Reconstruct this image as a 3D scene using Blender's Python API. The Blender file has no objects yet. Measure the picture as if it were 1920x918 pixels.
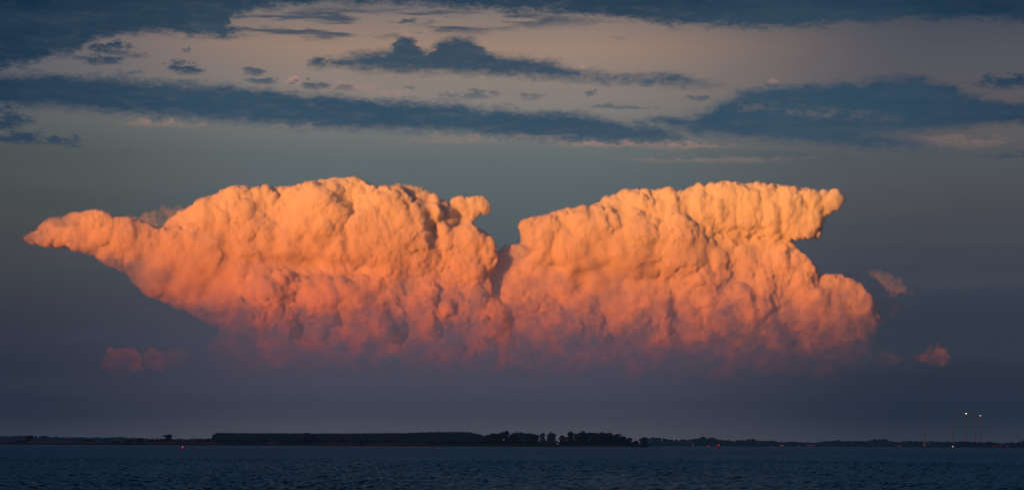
import bpy, math, random
import numpy as np
from mathutils import Vector, Matrix

# ------------------------------------------------------------------ camera
scene = bpy.context.scene
FPX = 4158.0                    # focal length in pixels of the 1920 px wide photograph (26 degrees across)
CX, CY = 959.5, 458.5
PITCH = math.atan((832.0 - CY) / FPX)
ROLL = math.atan(0.0044)        # the horizon drops slightly to the right
CAM_H = 3.0
cp, sp = math.cos(PITCH), math.sin(PITCH)
cr, sr = math.cos(ROLL), math.sin(ROLL)
FWD = np.array([0.0, cp, sp])
UP0 = np.array([0.0, -sp, cp])
RT0 = np.array([1.0, 0.0, 0.0])
RIGHT = cr * RT0 + sr * UP0
UPV = -sr * RT0 + cr * UP0
cam_data = bpy.data.cameras.new("camera")
cam = bpy.data.objects.new("camera", cam_data)
scene.collection.objects.link(cam)
cam_data.sensor_width = 36.0
cam_data.lens = 36.0 * FPX / 1920.0
cam_data.clip_start = 0.5
cam_data.clip_end = 400000.0
M = Matrix(((RIGHT[0], UPV[0], -FWD[0], 0), (RIGHT[1], UPV[1], -FWD[1], 0), (RIGHT[2], UPV[2], -FWD[2], CAM_H), (0, 0, 0, 1)))
cam.matrix_world = M
scene.camera = cam


def ray(px, py):
    """direction of a pixel of the photograph, with unit length along +Y"""
    px = np.asarray(px, dtype=float); py = np.asarray(py, dtype=float)
    u = (px - CX) / FPX; v = (CY - py) / FPX
    d = FWD[None] + u[..., None] * RIGHT + v[..., None] * UPV if px.ndim == 1 else FWD + u * RIGHT + v * UPV
    return d / d[..., 1:2]


def azel(px, py):
    d = ray(float(px), float(py))
    d = d / np.linalg.norm(d)
    return math.degrees(math.atan2(d[0], d[1])), math.degrees(math.asin(d[2]))


# ------------------------------------------------------------------ render settings
scene.view_settings.view_transform = 'Standard'
scene.view_settings.look = 'None'
scene.view_settings.gamma = 1.0
scene.view_settings.exposure = 0.5
scene.render.engine = 'CYCLES'
scene.cycles.use_denoising = True
scene.cycles.use_adaptive_sampling = False
scene.cycles.max_bounces = 14
scene.cycles.diffuse_bounces = 4
scene.cycles.transparent_max_bounces = 24
scene.cycles.volume_bounces = 14
scene.cycles.caustics_reflective = False
scene.cycles.caustics_refractive = False

scene.cycles.volume_step_rate = 1.0
scene.cycles.volume_max_steps = 256

# ------------------------------------------------------------------ sun
SUN_EL, SUN_AZ = 6.0, -142.0    # degrees; azimuth clockwise from +Y, so behind the camera and to its left
ea, aa = math.radians(SUN_EL), math.radians(SUN_AZ)
SUN_DIR = Vector((math.sin(aa) * math.cos(ea), math.cos(aa) * math.cos(ea), math.sin(ea)))   # towards the sun
sun_data = bpy.data.lights.new("sun", 'SUN')
sun_data.energy = 5.0
sun_data.angle = math.radians(0.53)
sun_data.color = (1.0, 0.368, 0.070)
sun = bpy.data.objects.new("sun", sun_data)
scene.collection.objects.link(sun)
sun.rotation_euler = SUN_DIR.to_track_quat('Z', 'Y').to_euler()
sun.location = (0, 0, 500)


# ------------------------------------------------------------------ node helpers
class NT:
    def __init__(self, tree):
        self.t = tree; self.n = tree.nodes; self.l = tree.links

    def put(self, sock, v):
        if isinstance(v, bpy.types.NodeSocket): self.l.new(v, sock)
        else: sock.default_value = v

    def math(self, op, a, b=None, c=None, clamp=False):
        n = self.n.new('ShaderNodeMath'); n.operation = op; n.use_clamp = clamp
        self.put(n.inputs[0], a)
        if b is not None: self.put(n.inputs[1], b)
        if c is not None: self.put(n.inputs[2], c)
        return n.outputs[0]

    def smooth(self, x, lo, hi, a=0.0, b=1.0):
        n = self.n.new('ShaderNodeMapRange'); n.interpolation_type = 'SMOOTHSTEP'
        self.put(n.inputs['Value'], x); self.put(n.inputs['From Min'], lo); self.put(n.inputs['From Max'], hi)
        self.put(n.inputs['To Min'], a); self.put(n.inputs['To Max'], b)
        return n.outputs['Result']

    def xyz(self, x, y, z=0.0):
        n = self.n.new('ShaderNodeCombineXYZ')
        self.put(n.inputs[0], x); self.put(n.inputs[1], y); self.put(n.inputs[2], z)
        return n.outputs[0]

    def noise(self, vec, scale=1.0, detail=4.0, rough=0.55, dist=0.0):
        n = self.n.new('ShaderNodeTexNoise'); n.noise_dimensions = '3D'
        self.put(n.inputs['Vector'], vec); n.inputs['Scale'].default_value = scale
        n.inputs['Detail'].default_value = detail; n.inputs['Roughness'].default_value = rough
        n.inputs['Distortion'].default_value = dist
        return n.outputs['Fac']

    def ramp(self, fac, stops, interp='LINEAR'):
        n = self.n.new('ShaderNodeValToRGB'); self.put(n.inputs['Fac'], fac)
        cr_ = n.color_ramp; cr_.interpolation = interp
        while len(cr_.elements) > 1: cr_.elements.remove(cr_.elements[-1])
        for i, (p, c) in enumerate(stops):
            e = cr_.elements[0] if i == 0 else cr_.elements.new(p)
            e.position = p; e.color = (*c, 1.0)
        return n.outputs['Color']

    def mix(self, fac, a, b, blend='MIX'):
        n = self.n.new('ShaderNodeMix'); n.data_type = 'RGBA'; n.blend_type = blend
        self.put(n.inputs['Factor'], fac)
        for s, v in ((n.inputs[6], a), (n.inputs[7], b)):
            self.put(s, v if isinstance(v, bpy.types.NodeSocket) else (*v, 1.0))
        return n.outputs[2]

    def curve(self, x, pts, x0, x1, y0, y1):
        """piecewise curve; pts in real units, x in real units, answer in real units"""
        n = self.n.new('ShaderNodeFloatCurve')
        c = n.mapping.curves[0]
        P = [((x - x0) / (x1 - x0), (y - y0) / (y1 - y0)) for x, y in pts]
        while len(c.points) < len(P): c.points.new(0.5, 0.5)
        for q, (a, b) in zip(c.points, P):
            q.location = (min(max(a, 0), 1), min(max(b, 0), 1)); q.handle_type = 'AUTO_CLAMPED'
        n.mapping.update()
        t = self.math('DIVIDE', self.math('SUBTRACT', x, x0), x1 - x0, clamp=True)
        self.put(n.inputs['Value'], t)
        return self.math('MULTIPLY_ADD', n.outputs[0], y1 - y0, y0)


def lin(r, g, b):
    f = lambda c: (c / 255 / 12.92) if c / 255 <= 0.04045 else ((c / 255 + 0.055) / 1.055) ** 2.4
    return (f(r), f(g), f(b))


# ------------------------------------------------------------------ world: dusk sky with high cloud bands
def build_world():
    w = bpy.data.worlds.new("World"); scene.world = w; w.use_nodes = True
    w.node_tree.nodes.clear()
    N = NT(w.node_tree)
    tc = N.n.new('ShaderNodeTexCoord').outputs['Generated']
    sep = N.n.new('ShaderNodeSeparateXYZ'); N.l.new(tc, sep.inputs[0])
    X, Y, Z = sep.outputs
    az = N.math('MULTIPLY', N.math('ARCTAN2', X, Y), 180 / math.pi)
    el = N.math('MULTIPLY', N.math('ARCSINE', Z), 180 / math.pi)
    # the clear sky: a ramp over elevation in front of the clouds, cooler and darker away from the middle
    E = lambda py: azel(960, py)[1]
    EMAX = 16.0
    st = lambda rows: [(max(0, E(py)) / EMAX, lin(*c)) for py, c in rows]
    t = N.math('DIVIDE', el, EMAX, clamp=True)
    mid = N.ramp(t, st([(832, (120, 116, 124)), (805, (108, 106, 117)), (780, (98, 97, 110)), (700, (90, 87, 104)), (600, (87, 86, 100)), (500, (84, 92, 99)), (400, (92, 103, 106)),
                        (300, (103, 113, 114)), (250, (118, 121, 119)), (200, (136, 130, 125)), (150, (146, 133, 125)), (90, (163, 137, 120)), (40, (142, 126, 119)), (0, (116, 112, 116))]))
    lef = N.ramp(t, st([(832, (84, 87, 99)), (805, (71, 75, 89)), (780, (57, 63, 77)), (700, (52, 58, 74)), (600, (60, 62, 74)), (500, (72, 74, 78)), (400, (76, 80, 80)),
                        (300, (82, 88, 88)), (250, (92, 98, 98)), (200, (98, 100, 104)), (100, (96, 98, 108)), (40, (80, 88, 100)), (0, (60, 76, 94))]))
    rig = N.ramp(t, st([(832, (82, 86, 97)), (805, (67, 73, 86)), (780, (55, 62, 75)), (700, (53, 59, 73)), (600, (58, 65, 78)), (500, (66, 72, 84)), (400, (78, 80, 86)),
                        (300, (84, 90, 94)), (250, (98, 95, 96)), (200, (94, 91, 96)), (100, (84, 86, 96)), (40, (72, 78, 90)), (0, (50, 66, 84))]))
    wl = N.smooth(az, -4.0, -14.0); wr = N.smooth(az, 1.0, 11.0)
    sky = N.mix(wr, N.mix(wl, mid, lef), rig)
    # faint long streaks of thin high haze
    u = N.math('MULTIPLY', az, 1.0)
    streak = N.noise(N.xyz(N.math('MULTIPLY', az, .16), N.math('MULTIPLY', el, 1.1), 3.1), 1.0, 5, .5)
    sky = N.mix(N.math('MULTIPLY', N.smooth(streak, .45, .75), .16), sky, N.mix(.5, sky, lin(120, 112, 116)))

    # ---- bands of grey-blue stratocumulus, unlit, in front of the paler high layer
    AZ0, AZ1 = azel(-60, 200)[0], azel(1980, 200)[0]
    EL0, EL1 = azel(960, 340)[1], azel(960, -60)[1]
    def C(v, rows):
        pts = []
        for px, py in rows:
            a, e = azel(px, py); pts.append((a, e))
        return N.curve(v, pts, AZ0, AZ1, EL0, EL1)
    # ragged coordinates
    n1 = N.noise(N.xyz(N.math('MULTIPLY', az, 1.2), N.math('MULTIPLY', el, 3.0), 7.7), 1.0, 9, .68)
    n2 = N.noise(N.xyz(N.math('MULTIPLY', az, 2.6), N.math('MULTIPLY', el, 6.0), 17.7), 1.0, 8, .68)
    n3 = N.noise(N.xyz(N.math('MULTIPLY', az, .6), N.math('MULTIPLY', el, 5.0), 27.7), 1.0, 7, .55)
    nn = N.math('SUBTRACT', n1, .5); mm = N.math('SUBTRACT', n2, .5)
    azw = N.math('ADD', az, N.math('MULTIPLY', mm, .7))
    n4 = N.math('SUBTRACT', N.noise(N.xyz(N.math('MULTIPLY', az, 6.5), N.math('MULTIPLY', el, 12.0), 33.3), 1.0, 6, .65), .5)
    def band(top, bot, rt=.55, rb=.35, wt=.24, wb=.28):
        """signed: inside where el is between the curves, edges frayed by the noise"""
        a = N.math('ADD', N.math('SUBTRACT', C(azw, top), el), N.math('ADD', N.math('MULTIPLY', nn, rt * 1.3), N.math('MULTIPLY', n4, .20)))
        b = N.math('ADD', N.math('SUBTRACT', el, C(azw, bot)), N.math('ADD', N.math('MULTIPLY', mm, rb * 1.3), N.math('MULTIPLY', n4, .18)))
        return N.math('MULTIPLY', N.smooth(a, -wt * .4, wt), N.smooth(b, -wb * .4, wb))
    FAR = (2000, 320)
    bands = []
    # the long one
    bands.append(band([(-60, 136), (100, 134), (200, 141), (300, 148), (400, 155), (500, 163), (600, 172), (700, 178), (800, 188), (900, 197), (1000, 205), (1100, 213), (1200, 224), (1260, 240), (1310, 268), (1400, 300), (1980, 300)],
                      [(-60, 200), (100, 207), (200, 215), (300, 223), (400, 230), (500, 237), (600, 244), (700, 248), (800, 250), (900, 255), (1000, 263), (1100, 269), (1200, 271), (1290, 266), (1400, 262), (1980, 262)]))
    # the upper middle one with two towers
    bands.append(band([(-60, 175), (520, 165), (590, 120), (620, 107), (680, 95), (730, 88), (745, 62), (768, 60), (785, 86), (802, 96), (815, 76), (850, 66), (890, 70), (912, 91), (960, 101), (1010, 108), (1060, 119), (1100, 130), (1160, 135), (1250, 137), (1310, 149), (1370, 160), (1430, 200), (1980, 240)],
                      [(-60, 110), (520, 118), (590, 126), (640, 130), (700, 138), (800, 141), (900, 144), (1000, 150), (1100, 156), (1200, 161), (1300, 166), (1370, 162), (1450, 150), (1980, 140)], .5, .35))
    # the right hand mass
    m3 = band([(-60, 320), (1140, 300), (1200, 222), (1250, 212), (1305, 206), (1350, 186), (1400, 165), (1450, 160), (1500, 158), (1560, 151), (1620, 147), (1700, 139), (1745, 144), (1790, 158), (1805, 174), (1850, 181), (1980, 188)],
              [(-60, 180), (1140, 200), (1200, 226), (1300, 254), (1400, 264), (1500, 272), (1600, 281), (1700, 286), (1790, 283), (1800, 262), (1700, 256), (1640, 244)][:9] + [(1815, 250), (1850, 238), (1980, 242)])
    # holes and the pale gap under its right end
    hole = band([(-60, 320), (1560, 300), (1620, 248), (1700, 242), (1800, 236), (1980, 236)], [(-60, 290), (1560, 290), (1620, 258), (1700, 266), (1790, 282), (1980, 300)], .25, .25)
    m3 = N.math('MULTIPLY', m3, N.math('SUBTRACT', 1.0, hole, clamp=True))
    speck = N.math('MULTIPLY', band([(-60, 210), (1180, 215), (1300, 205), (1360, 190), (1440, 190), (1520, 196), (1650, 208), (1720, 225), (1980, 240)],
                                    [(-60, 210), (1180, 215), (1300, 222), (1360, 208), (1440, 212), (1520, 222), (1650, 228), (1720, 228), (1980, 240)], .1, .1), N.smooth(n2, .42, .62))
    m3 = N.math('MULTIPLY', m3, N.math('SUBTRACT', 1.0, N.math('MULTIPLY', speck, .8), clamp=True))
    bands.append(m3)
    # thin strip below
    bands.append(N.math('MULTIPLY', band([(-60, 320), (1240, 310), (1300, 286), (1400, 283), (1500, 285), (1600, 293), (1660, 320), (1980, 320)],
                                         [(-60, 280), (1240, 285), (1300, 289), (1400, 295), (1500, 300), (1600, 299), (1660, 290), (1980, 290)], .22, .12), .8))
    # the top overcast
    top = N.math('SUBTRACT', el, C(azw, [(-60, 138), (40, 128), (90, 110), (150, 98), (172, 80), (205, 70), (300, 67), (400, 70), (425, 62), (440, 34), (500, 20), (600, 11), (700, 12), (800, 16), (900, 20), (1000, 28), (1100, 34), (1200, 42), (1300, 50), (1400, 55), (1500, 52), (1600, 44), (1700, 40), (1980, 44)]))
    top = N.math('ADD', top, N.math('ADD', N.math('MULTIPLY', nn, .8), N.math('MULTIPLY', n4, .3)))
    topm = N.smooth(top, -.1, .22)
    bands.append(topm)
    # streaks under the overcast
    st_env = band([(-60, 10), (300, 20), (430, 20), (600, 10), (900, 10), (1100, 30), (1300, 60), (1980, 60)], [(-60, 20), (300, 40), (430, 80), (600, 82), (900, 66), (1100, 50), (1300, 55), (1980, 60)], .1, .2)
    bands.append(N.math('MULTIPLY', N.math('MULTIPLY', st_env, N.smooth(n3, .44, .60)), .85))
    # small loose patches
    def patch(px, py, rx, ry, k=1.0, soft=-.2):
        a, e = azel(px, py); s = math.degrees(1 / FPX)
        dx = N.math('DIVIDE', N.math('SUBTRACT', N.math('ADD', az, N.math('MULTIPLY', nn, 1.1)), a), rx * s)
        dy = N.math('DIVIDE', N.math('SUBTRACT', N.math('ADD', el, N.math('MULTIPLY', mm, .5)), e), ry * s)
        r = N.math('ADD', N.math('ADD', N.math('MULTIPLY', dx, dx), N.math('MULTIPLY', dy, dy)), N.math('MULTIPLY', mm, 5.0))
        return N.math('MULTIPLY', N.smooth(N.math('ADD', r, N.math('MULTIPLY', n4, 2.2)), 1.7, soft), k)
    for p in [(355, 128, 34, 12), (205, 92, 44, 10), (190, 112, 40, 10, .9), (250, 104, 30, 5, .6), (470, 134, 20, 8, .8), (492, 152, 34, 6, .8), (345, 93, 12, 3, .6), (240, 136, 22, 5, .6),
              (585, 160, 34, 7, .8), (640, 164, 30, 6, .6), (598, 116, 18, 9), (775, 162, 14, 5, .5), (880, 178, 45, 7, .55), (990, 182, 26, 5, .45), (1105, 175, 12, 4, .6), (1310, 185, 22, 5, .6), (1170, 200, 60, 5, .6),
              (18, 222, 34, 24), (40, 258, 60, 12), (100, 262, 44, 9, .9), (130, 275, 20, 4, .7), (230, 284, 14, 3, .3), (1890, 152, 62, 14), (1900, 292, 70, 4, .6), (420, 62, 34, 12), (760, 40, 30, 4, .8), (800, 42, 18, 4, .5), (1165, 70, 12, 3, .3)]:
        bands.append(patch(*p))
    m = bands[0]
    for b in bands[1:]:
        m = N.math('MAXIMUM', m, b)
    # pale and pink fringes: the paler high layer is a touch brighter and pinker right beside the bands
    pinkm = None
    for p in [(550, 151, 22, 8, .9), (640, 162, 60, 8, .7), (735, 175, 50, 6, .5), (440, 224, 34, 4, .45), (560, 238, 40, 4, .4), (1150, 270, 140, 6, .7), (1280, 274, 90, 5, .6), (1080, 128, 20, 12, .45), (1450, 151, 12, 6, .5), (750, 65, 16, 14, .4),
              (1000, 258, 90, 5, .35), (300, 232, 90, 6, .4), (1400, 202, 40, 7, .4), (1760, 268, 130, 12, .35), (1340, 300, 160, 5, .35), (850, 262, 110, 8, .3)]:
        q = patch(*p, soft=-1.2)
        pinkm = q if pinkm is None else N.math('MAXIMUM', pinkm, q)
    sky = N.mix(N.math('MULTIPLY', pinkm, .8), sky, lin(196, 146, 132))
    bc = N.ramp(t, st([(320, (70, 82, 98)), (270, (60, 82, 100)), (220, (50, 79, 100)), (160, (48, 77, 97)), (100, (52, 76, 94)), (40, (42, 68, 88)), (0, (32, 58, 80))]))
    bcs = N.ramp(t, st([(320, (50, 66, 86)), (270, (42, 64, 88)), (220, (32, 58, 82)), (160, (24, 52, 76)), (100, (18, 48, 72)), (40, (14, 44, 68)), (0, (8, 38, 62))]))
    side = N.math('MAXIMUM', N.smooth(az, -6.0, -14.5), N.smooth(az, 7.0, 16.0))
    bcol = N.mix(side, bc, bcs)
    tex = N.noise(N.xyz(N.math('MULTIPLY', az, .5), N.math('MULTIPLY', el, 2.4), 41.0), 1.0, 6, .6)
    bcol = N.mix(N.smooth(tex, .3, .75, 0.0, .30), bcol, N.mix(.5, bcol, lin(90, 104, 122)))
    wear = N.noise(N.xyz(N.math('MULTIPLY', az, 1.4), N.math('MULTIPLY', el, 5.5), 61.0), 1.0, 8, .65)
    sky = N.mix(N.math('MULTIPLY', m, N.smooth(wear, .48, .74, .97, .78)), sky, bcol)
    # ---- the rest of the dome: physical dusk sky
    nis = N.n.new('ShaderNodeTexSky'); nis.sky_type = 'NISHITA'; nis.sun_disc = False
    nis.sun_elevation = math.radians(SUN_EL); nis.sun_rotation = math.radians(SUN_AZ)
    nis.altitude = 0; nis.dust_density = 2.0; nis.air_density = 1.2
    nsc = N.mix(1.0, nis.outputs[0], (.020, .036, .062), 'MULTIPLY')
    front = N.math('MULTIPLY', N.smooth(el, 17.0, 12.5), N.smooth(N.math('ABSOLUTE', az), 40.0, 20.0))
    col = N.mix(front, nsc, sky)
    bg = N.n.new('ShaderNodeBackground'); N.l.new(col, bg.inputs[0]); bg.inputs[1].default_value = 2 ** -0.5
    out = N.n.new('ShaderNodeOutputWorld'); N.l.new(bg.outputs[0], out.inputs[0])


build_world()


# ------------------------------------------------------------------ tags
def tag(o, label=None, cat=None, group=None, kind=None):
    if label: o['label'] = label
    if cat: o['category'] = cat
    if group: o['group'] = group
    if kind: o['kind'] = kind
    return o


def mesh_obj(name, verts, faces, mat, parent=None, smooth=False, attr=None):
    me = bpy.data.meshes.new(name)
    verts = np.asarray(verts, dtype=np.float32)
    if isinstance(faces, np.ndarray):
        k = faces.shape[1]
        me.vertices.add(len(verts)); me.vertices.foreach_set('co', verts.ravel())
        me.loops.add(faces.size); me.loops.foreach_set('vertex_index', faces.astype(np.int32).ravel())
        me.polygons.add(len(faces))
        me.polygons.foreach_set('loop_start', np.arange(0, faces.size, k, dtype=np.int32))
        me.update(calc_edges=True)
    else:
        me.from_pydata([tuple(v) for v in verts.tolist()], [], faces)
    if smooth: me.polygons.foreach_set('use_smooth', np.ones(len(me.polygons), dtype=bool))
    if attr:
        for k, v in attr.items():
            a = me.attributes.new(k, 'FLOAT', 'POINT'); a.data.foreach_set('value', np.asarray(v, dtype=np.float32))
    if mat: me.materials.append(mat)
    me.update()
    o = bpy.data.objects.new(name, me); scene.collection.objects.link(o)
    if parent: o.parent = parent
    return o


def perlin(x, y, seed=0):
    rng = np.random.RandomState(seed)
    perm = rng.permutation(256); perm = np.concatenate([perm, perm])
    ang = rng.rand(256) * 2 * np.pi; gx, gy = np.cos(ang), np.sin(ang)
    xi = np.floor(x).astype(int); yi = np.floor(y).astype(int)
    xf = x - xi; yf = y - yi
    u = xf ** 3 * (xf * (xf * 6 - 15) + 10); v = yf ** 3 * (yf * (yf * 6 - 15) + 10)
    def g(ix, iy, dx, dy):
        h = perm[perm[ix & 255] + (iy & 255)]
        return gx[h] * dx + gy[h] * dy
    a = g(xi, yi, xf, yf); b = g(xi + 1, yi, xf - 1, yf)
    c = g(xi, yi + 1, xf, yf - 1); d = g(xi + 1, yi + 1, xf - 1, yf - 1)
    return ((a * (1 - u) + b * u) * (1 - v) + (c * (1 - u) + d * u) * v) * 1.5


def fbm(x, y, seed, oct=5, rough=.5):
    s = 0; a = 1; n = 0
    for i in range(oct):
        s = s + a * perlin(x * 2 ** i + 13.7 * i, y * 2 ** i + 5.1 * i, seed + i); n += a; a *= rough
    return s / n



#SETTING-BEGIN
# ------------------------------------------------------------------ helpers for placing things
def hor(px):
    return 832.0 + 0.0044 * (px - CX)


def at(px, dist):
    """ground point that lies DIST metres ahead under the picture column px"""
    d = ray(float(px), hor(px))
    return float(d[0] * dist), float(dist)


def metres(npx, dist):
    return npx * dist / FPX


def principled(name, base, rough=.8, spec=.2, vary=None, scale=1.0, emit=None):
    m = bpy.data.materials.new(name); m.use_nodes = True; N = NT(m.node_tree)
    b = m.node_tree.nodes['Principled BSDF']
    b.inputs['Base Color'].default_value = (*base, 1); b.inputs['Roughness'].default_value = rough
    b.inputs['Specular IOR Level'].default_value = spec
    if vary:
        tc = N.n.new('ShaderNodeTexCoord').outputs['Object']
        f = N.noise(tc, scale, 4, .6)
        N.l.new(N.mix(N.smooth(f, .35, .65), base, vary), b.inputs['Base Color'])
    if emit:
        b.inputs['Emission Color'].default_value = (*emit[0], 1); b.inputs['Emission Strength'].default_value = emit[1]
    return m


M_BARK = principled("bark", (.06, .045, .035), .9)
M_LEAF = principled("leaf_dark", (.035, .055, .022), .7, .2, (.06, .075, .03), .35)
M_LEAF2 = principled("leaf_warm", (.085, .055, .035), .7, .2, (.05, .055, .03), .35)
M_POPL = principled("leaf_poplar", (.045, .075, .04), .7, .2, (.06, .085, .045), .2)
M_DRY = principled("dry_grass", (.42, .27, .16), .9, .1, (.30, .20, .11), .05)
M_REED = principled("reed_bank", (.035, .04, .022), .9, .1, (.055, .05, .03), .2)
M_GREEN = principled("green_grass", (.05, .075, .03), .9, .1, (.08, .085, .04), .1)
M_SOIL = principled("soil", (.09, .075, .05), .95, .1, (.05, .055, .03), .02)
M_SAND = principled("sand", (.36, .22, .15), .95, .1, (.25, .17, .11), .1)
M_WALL = principled("render_wall", (.62, .55, .48), .8, .2, (.55, .48, .42), .6)
M_BRICK = principled("brick_wall", (.42, .16, .09), .85, .1, (.34, .13, .08), .8)
M_ROOF = principled("roof_tiles", (.38, .13, .07), .8, .2, (.30, .11, .07), .8)
M_ROOFG = principled("roof_grey", (.14, .13, .13), .8, .2, (.10, .10, .10), .8)
M_PANE = principled("window_glass", (.03, .04, .05), .1, .5)
M_WHITE = principled("turbine_paint", (.80, .80, .80), .35, .4, (.74, .74, .74), .1)
M_RED = principled("signal_red_paint", (.75, .02, .02), .5, .3, (.62, .02, .02), 1.0)
M_STEEL = principled("galvanised_steel", (.35, .35, .36), .45, .4, (.28, .28, .29), 1.0)
M_GLINT_W = principled("glint_glow_white", (.9, .9, .8), .4, .2, None, 1, ((1.0, .86, .50), 3.5))  # emission imitating the stronger sun glint on a nacelle
M_GLINT_D = principled("glint_glow_dim", (.9, .9, .8), .4, .2, None, 1, ((1.0, .80, .45), 3.0))  # emission imitating the weaker nacelle glint
M_GLOW_R = principled("added_glow_red", (.8, .05, .05), .4, .2, None, 1, ((1.0, .02, .015), 1.3))  # glow added to brighten the red buoys
M_LAMP_S = principled('lamp_glow_shore', (.9, .9, .8), .4, .2, None, 1, ((1.0, .62, .34), 1.6))
M_PANE_GLOW = principled("pane_glow_warm", (.9, .7, .5), .4, .2, None, 1, ((1.0, .42, .20), 1.0))  # glow put on window panes; on the hut it stands for sunlight

# ------------------------------------------------------------------ ground, water
def ground_sheet():
    R = 120000.0
    o = mesh_obj("ground", [(-R, -R, -1.2), (R, -R, -1.2), (R, R, -1.2), (-R, R, -1.2)], [(0, 1, 2, 3)], M_SOIL)
    tag(o, kind='structure')


def water_material():
    m = bpy.data.materials.new("sea_water"); m.use_nodes = True; N = NT(m.node_tree)
    m.node_tree.nodes.clear()
    at_ = N.n.new('ShaderNodeAttribute'); at_.attribute_name = 'ruffle'
    geo = N.n.new('ShaderNodeNewGeometry').outputs['Position']
    mp = N.n.new('ShaderNodeMapping'); N.l.new(geo, mp.inputs[0]); mp.inputs['Scale'].default_value = (1.0, 1.6, 1.0)
    n1 = N.noise(mp.outputs[0], .9, 3, .6)
    n2 = N.noise(mp.outputs[0], .22, 2, .5)
    h = N.math('ADD', N.math('MULTIPLY', n1, .35), N.math('MULTIPLY', n2, .8))
    bp = N.n.new('ShaderNodeBump'); N.l.new(h, bp.inputs['Height']); bp.inputs['Strength'].default_value = 1.0; bp.inputs['Distance'].default_value = .5
    body = N.n.new('ShaderNodeBsdfDiffuse'); body.inputs['Color'].default_value = (.003, .020, .027, 1); N.l.new(bp.outputs[0], body.inputs['Normal'])
    gl = N.n.new('ShaderNodeBsdfGlossy'); gl.inputs['Color'].default_value = (.46, .62, .68, 1); N.l.new(bp.outputs[0], gl.inputs['Normal'])
    N.l.new(N.math('MAXIMUM', at_.outputs['Fac'], .25), gl.inputs['Roughness'])
    fr = N.n.new('ShaderNodeFresnel'); fr.inputs['IOR'].default_value = 1.333; N.l.new(bp.outputs[0], fr.inputs['Normal'])
    mx = N.n.new('ShaderNodeMixShader'); N.l.new(fr.outputs[0], mx.inputs[0]); N.l.new(body.outputs[0], mx.inputs[1]); N.l.new(gl.outputs[0], mx.inputs[2])
    out = N.n.new('ShaderNodeOutputMaterial'); N.l.new(mx.outputs[0], out.inputs[0])
    return m


def waves():
    rng = np.random.RandomState(5)
    rows = np.concatenate([np.arange(100, 420, .30), np.arange(420, 1000, .65), np.arange(1000, 3400, 1.6), np.arange(3400, 9000, 60)])
    cols = np.tan(np.radians(np.linspace(-15.5, 15.5, 800)))
    Yw, Tw = np.meshgrid(rows, cols, indexing='ij')
    Xw = Yw * Tw
    Z = np.zeros_like(Xw)
    # choppy wind sea: many short crested trains spread round one heading, gathered in gusts
    head = math.radians(200)
    gust = .8 + .5 * fbm(Xw / 40, Yw / 200, 71, 3) + .4 * fbm(Xw / 300, Yw / 300, 75, 2)
    w1 = perlin(Xw / 9, Yw / 9, 80); w2 = perlin(Xw / 4, Yw / 5, 81)
    sp = np.gradient(rows)[:, None]
    for i in range(22):
        lam = .7 * 1.085 ** i
        a = math.radians(rng.normal(0, 40)) + head
        k = 2 * math.pi / lam
        amp = .019 * lam ** .4
        arg = k * (Xw * math.cos(a) + Yw * math.sin(a)) + rng.rand() * 6.28 + (w1 if i % 2 else w2) * 4.0 * rng.uniform(-1, 1)
        fade = 1 / (1 + (sp / (lam * 1.4)) ** 2)
        s = np.sin(arg)
        Z += amp * s * fade
    Z *= np.clip(gust, .25, 1.7)
    V = np.stack([Xw.ravel(), Yw.ravel(), Z.ravel()], 1)
    nr, nc = Xw.shape
    i = np.arange(nr - 1)[:, None] * nc + np.arange(nc - 1)[None, :]
    i = i.ravel()
    F = np.stack([i, i + 1, i + nc + 1, i + nc], 1)
    ruffle = np.clip(.28 + .22 * (Yw - 200) / 900, .28, .48) + .10 * fbm(Xw / 160, Yw / 240, 77, 3)
    o = mesh_obj("water", V, F, M_SEA, smooth=True, attr={'ruffle': ruffle.ravel()})
    tag(o, kind='structure')
    R = 60000.0
    o = mesh_obj("water", [(-R, -R, -.55), (R, -R, -.55), (R, 9500, -.55), (-R, 9500, -.55)], [(0, 1, 2, 3)], M_SEA)
    tag(o, kind='structure')


def strip_land(name, px0, px1, dist, prof, mat, n=160, seed=1, jit=6.0):
    """a low bank: profile of (metres behind the water's edge, height) swept along the shore"""
    rng = np.random.RandomState(seed)
    V = []; F = []
    pxs = np.linspace(px0, px1, n)
    x0 = at(px0, dist)[0]; x1 = at(px1, dist)[0]
    xs = np.linspace(x0, x1, n)
    off = perlin(xs / 60, xs * 0, seed) * jit + perlin(xs / 14, xs * 0 + 3, seed) * jit * .3
    hv = 1 + .12 * perlin(xs / 25, xs * 0 + 9, seed)
    for k, x in enumerate(xs):
        end = min(1.0, min(k, n - 1 - k) / 4.0)
        for dy, z in prof: V.append((x, dist + off[k] + dy, z * hv[k] * end - (.6 if z <= 0 else 0) - (1 - end) * .3))
    m = len(prof)
    for k in range(n - 1):
        for q in range(m - 1):
            F.append((k * m + q, (k + 1) * m + q, (k + 1) * m + q + 1, k * m + q + 1))
    o = mesh_obj(name, V, F, mat, smooth=True); tag(o, kind='structure')
    return o


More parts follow.
